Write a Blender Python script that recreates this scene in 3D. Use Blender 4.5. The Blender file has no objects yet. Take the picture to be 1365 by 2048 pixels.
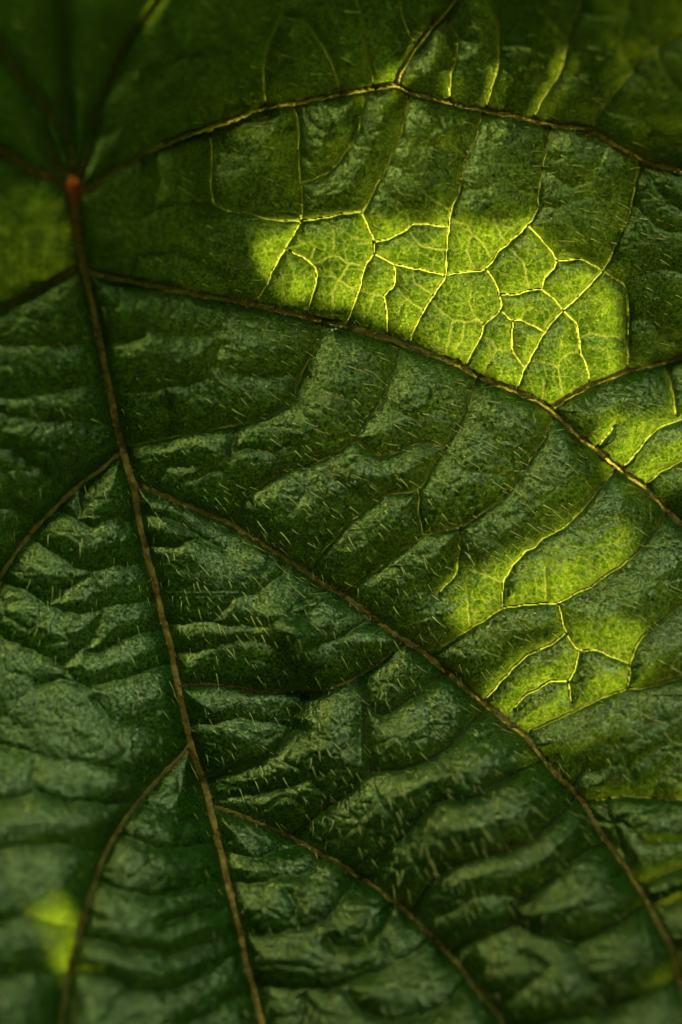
import bpy, math, random
import numpy as np
from mathutils import Vector, Matrix, geometry

random.seed(7); rng = np.random.default_rng(7)
R = math.radians
S = 0.00006                # metres per unit of the leaf's own drawing grid (leaf coordinates run 0..1365 across, 0..2048 down)
D = 0.300                  # lens to leaf
CX, CY = 682.5, 1024.0
PITCH = R(14)              # the leaf hangs facing slightly down, the lens looks up at it
EX = np.array([1.0, 0, 0])
EV = np.array([0, -math.sin(PITCH), math.cos(PITCH)])
EZ = np.array([0, -math.cos(PITCH), -math.sin(PITCH)])
ORG = np.array([0, 0, 1.2])

def world(p):
    p = np.asarray(p, float)
    return ORG + p[..., 0:1]*EX + p[..., 1:2]*EV + p[..., 2:3]*EZ

# ------------------------------------------------------------------ scene, camera, light
sc = bpy.context.scene
col = sc.collection
cam_d = bpy.data.cameras.new("camera"); cam = bpy.data.objects.new("camera", cam_d); col.objects.link(cam)
cam_d.sensor_fit = 'VERTICAL'; cam_d.sensor_height = 36; cam_d.sensor_width = 24
cam_d.lens = 36*D/(2048*S)
cam_d.clip_start = 0.01; cam_d.clip_end = 100
cam.matrix_world = Matrix(((EX[0], EV[0], EZ[0], ORG[0]+EZ[0]*D),
                           (EX[1], EV[1], EZ[1], ORG[1]+EZ[1]*D),
                           (EX[2], EV[2], EZ[2], ORG[2]+EZ[2]*D), (0, 0, 0, 1)))
cam_d.dof.use_dof = True
cam_d.dof.focus_distance = D-72*S
cam_d.dof.aperture_fstop = 5.6
sc.camera = cam

SUNL = np.array([-0.45, 0.60, -0.68]); SUNL /= np.linalg.norm(SUNL)     # towards the sun, leaf frame
sw = SUNL[0]*EX + SUNL[1]*EV + SUNL[2]*EZ
sun_el = math.asin(sw[2]); sun_az = math.atan2(sw[0], sw[1])
sd = bpy.data.lights.new("sun", 'SUN'); sd.energy = 2.2; sd.angle = R(1.0); sd.color = (1.0, 0.95, 0.84)
so = bpy.data.objects.new("sun", sd); col.objects.link(so)
so.rotation_mode = 'QUATERNION'; so.rotation_quaternion = Vector(sw).to_track_quat('Z', 'Y')
so.location = (0, 0, 3)
wd = bpy.data.worlds.new("World"); sc.world = wd; wd.use_nodes = True
nt = wd.node_tree; bg = nt.nodes['Background']
sky = nt.nodes.new('ShaderNodeTexSky'); sky.sky_type = 'NISHITA'; sky.sun_disc = False
sky.sun_elevation = sun_el; sky.sun_rotation = sun_az
sky.air_density = 0.2; sky.dust_density = 6.0; sky.ozone_density = 0.0
nt.links.new(sky.outputs[0], bg.inputs[0]); bg.inputs[1].default_value = 0.15
sc.view_settings.view_transform = 'Standard'; sc.view_settings.look = 'None'
sc.view_settings.exposure = 6.2; sc.view_settings.gamma = 1.0

OPEN_EL, OPEN_AZ, OPEN_W = R(33), R(20), 18     # opening left in the added surround, aims the sky light

# ------------------------------------------------------------------ veins traced on the leaf
# every entry: half width at start, half width at end, points
MID = (13, 7, [(145,378),(148,410),(154,466),(168,535),(187,620),(205,711),(220,785),(240,880),(256,935),(267,972),(280,1049),(293,1104),(308,1159),(324,1232),(341,1293),(353,1357),(370,1438),(388,1511),(407,1566),(420,1614),(434,1672),(450,1742),(472,1834),(482,1870),(494,1936),(507,1975),(520,2030),(545,2120),(610,2400),(700,2750),(790,3050)])
SIDE = [
 (6,5,[(150,383),(168,380),(209,355),(278,311),(319,293),(385,267),(440,248),(481,233),(529,216),(577,208),(624,200),(679,189),(730,179),(774,172),(793,170),(818,186),(862,196),(924,212),(986,225),(1066,240),(1114,252),(1176,258),(1217,282),(1253,302),(1297,326),(1356,341),(1450,380),(1650,480),(1900,640)]),
 (5,3.6,[(792,170),(800,147),(822,110),(848,73),(880,35),(906,4),(960,-70),(1060,-240),(1130,-420)]),
 (7,4.5,[(172,540),(205,552),(256,561),(330,576),(403,590),(483,604),(558,622),(620,636),(686,651),(741,667),(796,684),(851,705),(913,728),(953,752),(997,769),(1033,783),(1077,803),(1118,834),(1156,873),(1191,898),(1235,935),(1286,972),(1308,994),(1334,1020),(1358,1042),(1430,1120),(1560,1290),(1720,1520)]),
 (4.6,3.4,[(1105,816),(1140,792),(1187,768),(1231,752),(1257,742),(1305,731),(1348,720),(1430,700),(1600,690),(1850,720)]),
 (6,5,[(272,968),(308,983),(359,1005),(410,1026),(463,1048),(496,1071),(533,1093),(577,1120),(613,1144),(650,1170),(683,1188),(723,1218),(760,1246),(796,1272),(833,1295),(877,1330),(917,1364),(938,1383),(975,1412),(1011,1442),(1044,1467),(1070,1497),(1092,1526),(1121,1559),(1151,1588),(1169,1609),(1187,1643),(1213,1683),(1242,1724),(1272,1768),(1297,1812),(1323,1859),(1345,1900),(1358,1951),(1400,2060),(1440,2220),(1430,2350)]),
 (5,3.6,[(424,1614),(454,1623),(485,1634),(522,1649),(577,1671),(613,1691),(650,1713),(686,1731),(723,1757),(760,1780),(796,1808),(833,1843),(870,1878),(902,1913),(931,1947),(953,1980),(982,2010),(1015,2060),(1090,2220),(1130,2500)]),
 (5,3.5,[(240,906),(205,936),(161,968),(125,1001),(88,1038),(55,1075),(29,1111),(4,1148),(-40,1230),(-150,1480),(-300,1850)]),
 (5,3.8,[(378,1494),(352,1522),(322,1552),(293,1585),(264,1620),(234,1665),(212,1705),(194,1753),(179,1797),(165,1848),(150,1900),(139,1944),(128,2006),(118,2080),(100,2250),(60,2500)]),
 (6,4,[(162,532),(117,554),(81,576),(40,598),(0,620),(-80,665),(-300,800),(-600,980)]),
 (7,5,[(148,372),(145,330),(136,275),(106,238),(81,205),(44,158),(15,121),(-5,85),(-60,-40),(-150,-260)]),
 (5,4,[(140,366),(121,337),(99,300),(88,267),(92,235)]),
 (8,5,[(140,376),(114,361),(84,348),(44,326),(0,297),(-80,262),(-350,220),(-650,250)]),
 (5,4,[(158,365),(168,330),(183,275),(201,205),(227,147),(253,84),(278,48),(304,15),(340,-50),(400,-250),(420,-450)]),
 (4,3,[(150,355),(140,270),(132,190),(127,110),(126,0),(110,-150),(90,-350)]),
 (3.2,2.4,[(366,1369),(432,1370),(467,1374),(507,1381),(569,1383),(620,1388),(664,1376),(701,1361),(727,1346),(760,1325),(796,1292),(815,1282)]),
]
X = [
 # between the first and the second side vein
 [(421,268),(424,330),(422,370),(434,412),(503,429),(551,440),(602,442)],
 [(589,214),(597,256),(597,311),(600,352),(604,396),(602,440),(584,473),(565,506),(547,537),(533,570),(510,605)],
 [(602,441),(650,435),(686,427),(725,424)],
 [(730,182),(723,227),(716,264),(683,315),(657,344),(606,366)],
 [(818,188),(809,234),(800,273),(782,311),(771,341),(752,370),(738,403),(725,424),(734,448),(747,480),(747,506),(730,532),(719,576),(705,616),(692,652)],
 [(748,484),(782,475),(818,455),(826,448),(851,448),(897,454)],
 [(966,222),(949,282),(931,322),(922,359),(918,383),(902,421),(898,451),(892,503),(891,550),(870,585),(844,627),(826,664),(818,688)],
 [(747,506),(789,528),(826,536),(862,543),(891,551)],
 [(1103,252),(1092,293),(1085,337),(1076,396),(1075,418),(1055,449),(1022,481),(997,503),(971,537),(916,545),(891,551)],
 [(971,537),(986,557),(999,589),(1000,620),(968,649),(962,671),(946,700),(930,732)],
 [(999,589),(1037,587),(1063,579),(1083,579),(1110,600),(1126,620)],
 [(1000,620),(1026,640),(1044,640),(1066,651),(1089,663)],
 [(1281,322),(1271,366),(1264,403),(1255,436),(1235,477),(1217,521),(1204,541),(1180,568),(1151,598),(1126,620),(1103,645),(1085,671),(1063,711),(1044,748),(1034,782)],
 [(1055,449),(1081,477),(1103,503),(1114,519),(1129,521),(1154,517),(1180,526),(1204,541)],
 [(1114,519),(1107,536),(1088,557),(1085,579)],
 [(1126,620),(1151,645),(1158,675),(1162,708),(1173,730),(1180,769)],
 [(1204,541),(1242,565),(1253,583),(1257,627),(1255,675),(1257,741)],
 [(577,499),(598,510),(620,523),(630,535),(634,552),(628,579),(620,605),(612,633)],
 [(775,669),(774,642),(774,620),(769,592),(789,567),(789,528)],
 [(1026,640),(1024,664),(1026,702),(1048,733)],
 # above the first side vein
 [(531,214),(527,147),(531,103),(547,66),(562,33),(569,0),(580,-60),(600,-160)],
 [(681,188),(668,139),(653,106),(631,73),(613,48),(577,38)],
 [(748,175),(738,121),(729,81),(723,40),(714,7),(700,-50),(690,-150)],
 [(833,90),(815,62),(804,26),(795,-20),(770,-100)],
 [(900,202),(900,165),(903,143),(909,128),(914,77),(891,35)],
 [(971,220),(986,165),(995,136),(999,92),(995,44),(982,7),(975,-40),(980,-150)],
 [(1066,238),(1085,198),(1118,147),(1132,99),(1147,55),(1162,22),(1170,-40),(1200,-170)],
 [(1178,258),(1202,220),(1231,183),(1268,139),(1315,95),(1365,70),(1440,35),(1600,-60)],
 # between the second and the third side vein
 [(646,645),(635,689),(613,726),(595,770),(587,799),(569,814),(529,836),(470,850),(414,860),(330,877),(252,893)],
 [(800,688),(789,730),(771,774),(760,807),(734,832),(705,878),(668,906),(620,928),(555,950),(514,976),(485,1005),(467,1044)],
 [(954,755),(940,803),(927,840),(899,888),(870,932),(835,979),(771,990),(741,1012),(690,1053),(650,1100),(617,1140)],
 [(1110,830),(1099,855),(1085,884),(1063,914),(1033,965),(1022,979),(990,1009),(953,1033),(922,1053),(865,1067),(844,1071),(815,1093),(771,1126),(734,1152),(692,1184)],
 [(1234,937),(1195,979),(1173,1009),(1129,1053),(1085,1077),(1070,1093),(1052,1102),(1026,1130),(1011,1155),(1006,1166),(1003,1217)],
 [(1336,1023),(1316,1056),(1286,1093),(1246,1128),(1209,1152),(1184,1172),(1154,1185),(1116,1205),(1077,1207),(1003,1217),(975,1236),(938,1258),(898,1284),(866,1310)],
 [(1450,1160),(1361,1211),(1334,1233),(1301,1259),(1279,1281),(1261,1325),(1253,1376),(1217,1390),(1176,1409),(1129,1431),(1060,1462)],
 [(1253,1376),(1286,1376),(1348,1359),(1450,1330)],
 [(1116,1206),(1132,1264),(1158,1299),(1191,1299),(1217,1310),(1260,1327)],
 [(1133,1264),(1103,1288),(1055,1310),(1022,1341),(997,1368),(971,1398),(960,1400)],
 [(1158,1299),(1151,1332),(1136,1361),(1103,1361),(1074,1379),(1048,1392),(1026,1420)],
 [(1136,1361),(1143,1408)],
 [(922,1053),(920,1078),(916,1115),(911,1148),(891,1170),(876,1188)],
 [(837,982),(837,1020),(846,1070)],
 [(897,893),(837,886),(796,903),(767,914),(741,903),(705,878)],
 # right of the second and third side veins
 [(1191,897),(1209,877),(1231,848)],
 [(1242,937),(1268,910),(1294,877),(1315,857),(1352,842),(1450,815)],
 [(1290,973),(1312,950),(1337,935),(1365,921),(1460,880)],
 [(1330,725),(1345,785),(1352,832)],
 [(1169,1606),(1209,1597),(1250,1592),(1297,1594),(1365,1599),(1480,1600)],
 [(1143,1578),(1165,1544),(1185,1540)],
 [(1276,1770),(1305,1757),(1348,1738),(1450,1710)],
 [(1302,1815),(1334,1808),(1365,1793),(1450,1770)],
 [(1355,1950),(1330,1965),(1301,1980),(1253,2002),(1217,2013),(1158,2028),(1103,2039),(1020,2065)],
 # below the third side vein
 [(606,1387),(602,1412),(587,1434),(587,1456),(540,1511),(485,1537),(430,1555),(405,1563)],
 [(974,1412),(938,1453),(902,1489),(870,1511),(804,1537),(741,1544),(701,1581),(650,1618),(613,1647),(580,1672)],
 [(716,1361),(734,1405),(730,1442),(734,1486),(743,1543)],
 [(734,1405),(752,1427),(782,1423),(807,1405),(851,1376),(894,1343)],
 [(1092,1520),(1041,1541),(1011,1555),(975,1581),(938,1596),(880,1600),(844,1629),(815,1665),(782,1691),(760,1720),(735,1762)],
 [(1153,1590),(1114,1636),(1092,1654),(1063,1680),(1019,1698),(968,1713),(916,1727),(865,1764),(820,1830)],
 [(1213,1683),(1158,1709),(1121,1746),(1085,1771),(1048,1797),(1026,1819),(1026,1845),(975,1870),(938,1885),(895,1906)],
 [(1294,1808),(1239,1841),(1202,1863),(1151,1879),(1103,1874),(1063,1863),(1026,1846)],
]
# quaternary veins: drawn into the blade itself
Q = [
 [(620,523),(631,495)],[(664,436),(668,470),(668,499)],[(634,552),(668,554),(679,561),(697,572),(720,580)],
 [(625,532),(657,515),(672,512),(697,526),(732,531)],[(699,528),(683,554),(679,561),(668,580),(666,609),(668,645)],
 [(720,579),(749,590),(769,592)],[(789,567),(804,587),(813,598),(841,617),(848,621)],[(813,598),(800,616),(798,630)],
 [(747,591),(741,616),(730,634),(727,660)],[(716,488),(748,486)],[(820,462),(833,481),(848,493),(893,501)],[(833,481),(818,499)],
 [(827,536),(829,565),(851,579),(868,592)],[(822,449),(813,432)],[(899,446),(931,448),(946,470),(964,484),(979,512)],[(946,470),(935,503),(950,535)],
 [(982,426),(1004,473),(1022,499),(1048,526),(1052,547),(1059,579)],[(968,648),(955,640),(929,645),(909,642),(900,671),(891,715)],
 [(909,642),(880,620),(866,604)],[(955,640),(940,609),(944,579)],[(929,645),(925,678),(912,700)],[(964,671),(986,684),(993,700),(975,730),(963,755)],
 [(1026,702),(993,700)],[(1044,640),(1048,625),(1066,616)],[(1060,722),(1096,726),(1116,737),(1121,766),(1127,794)],[(1116,737),(1121,722),(1136,708),(1160,704)],
 [(1090,763),(1085,800)],[(780,331),(811,341),(833,366),(862,396),(901,421)],[(767,377),(789,403),(800,430)],[(1158,675),(1184,667)],[(1209,673),(1255,674)],
 [(1184,667),(1209,673)],[(1257,640),(1294,642)],[(935,1192),(938,1240),(941,1256)],[(1006,1166),(975,1152),(945,1140)],[(1092,1205),(1090,1130)],[(962,1038),(979,1071),(1000,1090)],
 [(763,810),(800,825),(837,840),(870,821),(927,836)],[(609,745),(635,777),(664,785),(708,803),(740,830)],[(587,803),(606,829),(635,859),(668,906)],
 [(657,912),(668,957),(686,976),(712,990),(741,1012)],[(719,1034),(734,1078),(771,1126)],[(613,930),(615,976),(584,1027)],[(887,908),(931,943),(960,946),(1011,950),(1035,962)],
 [(935,835),(971,859),(993,895),(1022,925),(1058,925)],[(527,110),(485,77),(456,44),(445,10)],[(1136,75),(1103,44),(1081,15)],[(999,92),(1041,92),(1070,100)],
 [(1160,22),(1206,35),(1260,20)],[(914,77),(949,88),(999,90)],[(1076,414),(1114,418),(1136,407),(1190,395)],[(1022,366),(1048,385),(1076,392)],[(918,383),(975,377)],
 [(800,273),(830,290),(862,293),(900,290),(935,315)],[(597,311),(640,330),(690,310)],[(1220,1388),(1225,1430),(1206,1489)],[(1184,1471),(1206,1489),(1250,1489),(1283,1471),(1279,1378)],
 [(1360,1478),(1294,1511),(1264,1537),(1257,1592)],[(1240,1480),(1260,1560)],[(851,1376),(862,1430),(870,1470),(868,1511)],[(930,1375),(899,1412),(862,1425)],
 [(743,1541),(760,1600),(790,1640),(800,1680)],[(880,1599),(890,1560),(900,1490)],[(975,1581),(990,1640),(1019,1698)],[(1085,1771),(1070,1720),(1063,1680)],
]
# creases of the blade over unseen small veins (no visible vein)
G = [
 [(183,689),(128,693),(55,693),(0,689),(-80,680)],[(205,770),(147,777),(73,792),(22,796),(-60,800)],[(228,850),(147,844),(62,840),(0,825),(-60,800)],
 [(0,895),(37,910),(84,943),(130,975)],[(-60,1005),(0,1016),(29,1023),(70,1050)],[(278,1038),(220,1042),(183,1053),(158,1042),(110,1020)],
 [(293,1126),(238,1133),(198,1141),(150,1135),(128,1122),(92,1093),(62,1078)],[(316,1199),(256,1207),(205,1218),(158,1227),(128,1225),(95,1207),(48,1181),(-10,1156)],
 [(99,1207),(128,1185),(161,1163),(190,1141)],[(330,1262),(278,1266),(238,1288),(190,1306),(161,1303),(130,1330)],[(345,1325),(278,1347),(227,1363),(176,1372),(120,1360),(80,1370)],
 [(-40,1260),(0,1273),(37,1288),(84,1310),(117,1328),(160,1370)],[(365,1478),(300,1460),(249,1449),(220,1438),(190,1400)],[(300,1570),(238,1541),(165,1526),(73,1511),(22,1493),(-50,1480)],
 [(262,1605),(183,1607),(110,1599),(73,1581),(65,1540),(73,1511)],[(73,1581),(20,1600),(-50,1610)],[(207,1702),(147,1695),(92,1691),(33,1695),(-40,1702)],
 [(160,1858),(110,1845),(62,1834),(0,1841),(-60,1850)],[(140,1944),(73,1944),(0,1955),(-60,1965)],[(414,1629),(366,1643),(315,1618),(270,1610)],
 [(430,1687),(381,1691),(330,1702),(286,1684),(232,1670)],[(450,1760),(396,1771),(352,1786),(308,1793),(256,1786),(192,1760)],
 [(478,1878),(421,1885),(366,1903),(311,1903),(256,1896),(205,1885),(160,1868)],[(488,1905),(454,1918),(421,1947),(348,1980),(293,1987),(234,1966),(183,1947),(142,1940)],
 [(445,1820),(400,1822),(366,1833),(330,1850)],[(505,1990),(450,2010),(380,2050)],[(161,970),(158,1042)],[(205,1218),(195,1260),(165,1300)],
 [(448,1768),(522,1764),(577,1749),(613,1746),(639,1713)],[(478,1870),(540,1870),(588,1856),(628,1852),(664,1826),(686,1797),(712,1755)],
 [(505,1973),(577,1977),(650,1980),(694,1969),(741,1947),(796,1925),(862,1880)],[(686,1969),(708,2006),(752,2035),(833,2035),(888,2010),(938,1960)],
 [(440,1700),(503,1716),(550,1705),(600,1690)],[(660,1885),(716,1896),(760,1870),(790,1810)],[(580,1790),(600,1850)],[(760,1870),(790,1925)],[(610,1980),(600,2060)],
 [(390,1449),(440,1445),(500,1438),(560,1450),(587,1456)],[(440,1600),(500,1590),(560,1580),(610,1560)],
 [(293,1093),(350,1092),(400,1080),(450,1100)],[(335,1249),(421,1245),(467,1251),(511,1255),(551,1246),(577,1231),(620,1226)],
 [(350,1306),(421,1299),(476,1280),(540,1290)],[(577,1125),(555,1159),(503,1188),(470,1200),(421,1245)],[(640,1170),(606,1199),(577,1231)],[(750,1243),(701,1262),(668,1281),(640,1290)],
 [(278,1030),(330,1035),(380,1060),(430,1090)],[(212,690),(270,680),(311,662),(345,672),(385,675),(440,660)],[(225,792),(330,777),(403,763),(430,735),(467,748),(503,755),(540,752),(598,752)],
 [(430,735),(440,690)],[(330,877),(340,830),(330,777)],[(467,903),(496,899),(540,905),(580,890)],[(380,960),(440,940),(467,903),(470,850)],[(300,985),(330,940),(380,935)],
 [(200,430),(260,440),(311,425),(366,403),(432,410)],[(311,300),(320,360),(311,425)],[(260,565),(270,520),(330,500),(400,520),(450,560)],[(450,590),(470,540),(510,520),(545,537)],
 [(1026,1846),(1040,1910),(1092,1936),(1048,1973),(993,2015)],[(1151,1879),(1160,1930),(1200,1980),(1217,2013)],[(1048,1797),(1000,1790),(940,1800),(890,1830)],
 [(1355,1500),(1320,1560),(1300,1594)],[(1190,1640),(1250,1650),(1300,1690),(1365,1680)],[(1210,1600),(1230,1660),(1250,1710)],[(1200,640),(1230,620),(1257,627)],
 [(1285,330),(1330,400),(1380,430)],[(1257,560),(1310,540),(1380,550)],[(1264,403),(1310,450),(1380,470)],[(1300,642),(1340,680),(1390,670)],[(1210,300),(1190,350),(1140,370),(1085,337)],
 [(330,140),(380,110),(440,100),(527,147)],[(227,147),(280,140),(330,140),(350,80),(330,20)],[(385,262),(380,200),(400,150)],[(183,275),(240,260),(300,220),(380,200)],
 [(1268,139),(1240,80),(1260,20),(1250,-60)],[(1315,95),(1340,160),(1400,200)],[(1200,220),(1280,240),(1340,290),(1420,300)],[(1118,147),(1160,150),(1200,120),(1240,80)],
]

def spline(pts, step=3.0, closed=False):
    P = np.array(pts, float); n = len(P); out = []
    for i in range(n if closed else n-1):
        if closed: p0, p1, p2, p3 = P[i-1], P[i], P[(i+1) % n], P[(i+2) % n]
        else:
            p1, p2 = P[i], P[i+1]
            p0 = P[i-1] if i > 0 else 2*p1-p2
            p3 = P[i+2] if i+2 < n else 2*p2-p1
        L = np.linalg.norm(p2-p1); k = max(1, int(round(L/step)))
        t = (np.arange(k)/k)[:, None]
        # centripetal-like tension: damp tangents on uneven spacing
        m1 = (p2-p0)*L/(np.linalg.norm(p2-p0)+1e-6)*0.85
        m2 = (p3-p1)*L/(np.linalg.norm(p3-p1)+1e-6)*0.85
        out.append((2*t**3-3*t**2+1)*p1+(t**3-2*t**2+t)*m1+(-2*t**3+3*t**2)*p2+(t**3-t**2)*m2)
    if not closed: out.append(P[-1:])
    return np.concatenate(out)

def wobble(P, amp, wave):
    n = len(P)
    k = np.arange(n)*3.0/wave
    a, b, c, d = rng.uniform(0, 6.28, 4)
    off = np.stack([np.sin(k*6.28+a)+.6*np.sin(k*13.1+b), np.sin(k*5.7+c)+.6*np.sin(k*14.9+d)], 1)*amp
    w = np.minimum(1, np.minimum(np.arange(n), np.arange(n)[::-1])/5.0)[:, None]
    return P+off*w

midc = spline(MID[2]); sidec = [wobble(spline(s[2]), .5, 60) for s in SIDE]
xc = [wobble(spline(x), .7, 34) for x in X]; qc = [wobble(spline(q), .9, 24) for q in Q]; gc = [wobble(spline(g, 4), 2.2, 60) for g in G]

# ------------------------------------------------------------------ grid of the blade
def axis(a, b, step, lo, hi):
    f = list(np.arange(a, b+step*.5, step)); s = step; x = f[-1]
    while x < hi: s = min(s*1.09, 26); x += s; f.append(x)
    s = step; x = f[0]; pre = []
    while x > lo: s = min(s*1.09, 26); x -= s; pre.append(x)
    return np.array(pre[::-1]+f)
U = axis(-40, 1405, 2.15, -900, 2150); V = axis(-40, 2090, 2.15, -720, 3250)
nu, nv = len(U), len(V)
UU, VV = np.meshgrid(U, V)                       # rows = v
UU = UU.astype(np.float32); VV = VV.astype(np.float32)

def dist_field(lines, pad, init=None):
    F = np.full(UU.shape, 1e4, np.float32) if init is None else init
    for P in lines:
        P = np.asarray(P)
        ch = 10
        for s in range(0, len(P)-1, ch):
            q = P[s:s+ch+1]
            x0, y0 = q.min(0)-pad; x1, y1 = q.max(0)+pad
            i0, i1 = np.searchsorted(U, [x0, x1]); j0, j1 = np.searchsorted(V, [y0, y1])
            if i1 <= i0 or j1 <= j0: continue
            uu = UU[j0:j1, i0:i1]; vv = VV[j0:j1, i0:i1]
            sub = F[j0:j1, i0:i1]
            qq = q[::2] if (len(q) % 2 == 1 and pad > 30) else q
            for k in range(len(qq)-1):
                ax, ay = qq[k]; bx, by = qq[k+1]; dx, dy = bx-ax, by-ay; l2 = dx*dx+dy*dy+1e-9
                t = np.clip(((uu-ax)*dx+(vv-ay)*dy)/l2, 0, 1)
                d = np.hypot(uu-ax-t*dx, vv-ay-t*dy)
                np.minimum(sub, d, out=sub)
    return F

# macro shape of the blade (height towards the lens, same unit as the drawing grid)
CP = np.array([(740,180,72),(850,420,24),(900,640,-26),(800,900,0),(600,1100,0),(350,1300,-6),(420,1600,5),(600,1400,5),(500,720,15),
 (150,370,225),(0,200,300),(0,0,380),(0,480,165),(0,640,120),(60,850,60),(0,1150,25),(0,1450,70),(0,1850,260),(250,1850,190),(480,1850,100),(520,2030,150),
 (800,1700,80),(900,1900,150),(1150,1800,175),(1320,2000,250),(1000,1410,5),(1000,1610,120),(250,1560,95),(1170,1600,80),(1250,1250,20),(1330,1000,-45),(1100,1150,0),
 (1350,700,-70),(1250,450,8),(1250,100,185),(1365,0,280),(1000,80,80),(700,-80,130),(1000,-80,200),(900,2150,260),(500,2200,240),(430,100,150),(250,50,250),(320,320,120),(430,250,55),(300,700,60),(240,880,28),(700,620,-4),(1050,800,-8),(1180,900,-18)], float)
def tps_fit(C):
    p = C[:, :2]/1000; n = len(p)
    r = np.linalg.norm(p[:, None]-p[None], axis=2); K = np.where(r > 0, r*r*np.log(r+1e-12), 0)+np.eye(n)*0.004
    P = np.c_[np.ones(n), p]; A = np.block([[K, P], [P.T, np.zeros((3, 3))]])
    return np.linalg.solve(A, np.r_[C[:, 2], 0, 0, 0])
TW = tps_fit(CP)
def tps(x, y):
    x = x/1000.0; y = y/1000.0; n = len(CP)
    o = TW[n]+TW[n+1]*x+TW[n+2]*y
    for i in range(n):
        r2 = (x-CP[i, 0]/1000)**2+(y-CP[i, 1]/1000)**2
        o = o+TW[i]*0.5*r2*np.log(r2+1e-12)
    return o
def soft(x, lo, hi, k):
    return lo-k*np.tanh((lo-x)/k) if False else np.where(x < lo, lo-k*np.tanh((lo-x)/k), np.where(x > hi, hi+k*np.tanh((x-hi)/k), x))
cu = soft(U, 0, 1365, 160); cv = soft(V, 0, 2048, 160)
H = tps(*np.meshgrid(cu, cv)).astype(np.float32)
# outer parts of the blade arch back
rad = np.maximum(0, np.hypot((UU-680)/1.0, (VV-1024)/1.4)-900)
H -= (rad**1.5*0.004).astype(np.float32)

def vnoise(scale, seed):                                # smooth value noise over the grid
    g = np.random.default_rng(seed); N = 128
    T = g.random((N, N)).astype(np.float32)*2-1
    x = (UU/scale+1000.37); y = (VV/scale+1000.71)
    xi = np.floor(x).astype(int); yi = np.floor(y).astype(int); fx = x-xi; fy = y-yi
    fx = fx*fx*(3-2*fx); fy = fy*fy*(3-2*fy); xi %= N; yi %= N; x2 = (xi+1) % N; y2 = (yi+1) % N
    return (T[yi, xi]*(1-fx)+T[yi, x2]*fx)*(1-fy)+(T[y2, xi]*(1-fx)+T[y2, x2]*fx)*fy
def cells(scale, seed, ax=1.0, ay=1.0, warp=0.0):      # F2-F1 of a jittered grid
    g = np.random.default_rng(seed); N = 128
    JX = g.random((N, N)).astype(np.float32)*.9+.05; JY = g.random((N, N)).astype(np.float32)*.9+.05
    x = (UU*ax+warp*vnoise(scale*1.3, seed+1))/scale+500.0; y = (VV*ay+warp*vnoise(scale*1.3, seed+2))/scale+500.0
    xi = np.floor(x).astype(int); yi = np.floor(y).astype(int)
    f1 = np.full(x.shape, 9., np.float32); f2 = f1.copy()
    for a in (-1, 0, 1):
        for b in (-1, 0, 1):
            cx = xi+a; cy = yi+b
            d = np.hypot(x-cx-JX[cy % N, cx % N], y-cy-JY[cy % N, cx % N]).astype(np.float32)
            nf1 = np.minimum(f1, d); f2 = np.minimum(f2, np.maximum(f1, d)); f1 = nf1
    return (f2-f1)*scale
dS = dist_field([midc]+sidec, 230)
dM = dist_field([midc], 120)
dX = dist_field(xc, 140); dG = dist_field(gc, 110); dQ = dist_field(qc, 45)
dXX = np.minimum(dX, dS)
c1 = cells(62, 11, 1, 1.25, 14); c2 = cells(21, 23, 1, 1, 5)
wr = np.clip(.75+.6*vnoise(170, 91), .2, 1.3)
open_ = 1-np.exp(-np.minimum(dXX, dG)/22)                # wrinkles die out beside the veins
lowleft = 1/(1+np.exp(-((VV-1000)*.004-(UU-600)*.003)))   # blade is puffier towards the lower left
H += 42*(1-np.exp(-dS/60)) + 13*(1-np.exp(-dS/12)) + 12*(1-np.exp(-dM/15))
ampx = 30+13*lowleft
ampx = ampx*(1-.5*np.exp(-((UU-1085)/110)**2-((VV-1370)/110)**2))
H += ampx*(1-np.exp(-dX/52)) + (5.5-3.0*np.exp(-((UU-1085)/110)**2-((VV-1370)/110)**2))*(1-np.exp(-dX/8))
calm = 1-.5*np.exp(-((UU-420)/130)**2-((VV-1150)/170)**2)-.3*np.exp(-((UU-80)/220)**2)
H += calm*(14+10*lowleft)*(1-np.exp(-dG/54)) + 4.5*(1-np.exp(-dG/7))
H += 5.5*(1-np.exp(-dQ/13))
H += wr*(3.4+1.8*lowleft)*(1-np.exp(-c1/12))*open_*(.35+.65*(1-np.exp(-dQ/18)))
H += wr*1.7*(1-np.exp(-c2/5))*(1-np.exp(-np.minimum(dXX, 99)/8))
H += 8*vnoise(95, 5)*open_ + 1.3*vnoise(38, 6)*open_ + .9*vnoise(15, 8)+.55*vnoise(7, 9)
# the raised fold beside the middle of the midrib
fold = spline([(556,1238),(572,1256),(596,1290),(640,1335),(690,1358)]); dF = dist_field([fold], 110)
H += 22*np.exp(-(dF/30)**2)*np.clip(1.15-(VV-1236)/190, .4, 1)
dB = np.hypot(UU-590, VV-1212); H += 6*np.exp(-(dB/16)**2)
H += 10*np.exp(-((UU-590)**2/55**2+(VV-1300)**2/70**2))

def Hat(x, y):
    x = np.asarray(x, float); y = np.asarray(y, float)
    i = np.clip(np.searchsorted(U, x)-1, 0, nu-2); j = np.clip(np.searchsorted(V, y)-1, 0, nv-2)
    fx = (x-U[i])/(U[i+1]-U[i]); fy = (y-V[j])/(V[j+1]-V[j])
    return (H[j, i]*(1-fx)+H[j, i+1]*fx)*(1-fy)+(H[j+1, i]*(1-fx)+H[j+1, i+1]*fx)*fy
def loc(x, y, h):                                       # leaf grid -> metres in the leaf frame
    k = S*(1-h*S/D)
    return np.stack([(x-CX)*k, (CY-y)*k, h*S+0*k], -1)

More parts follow.
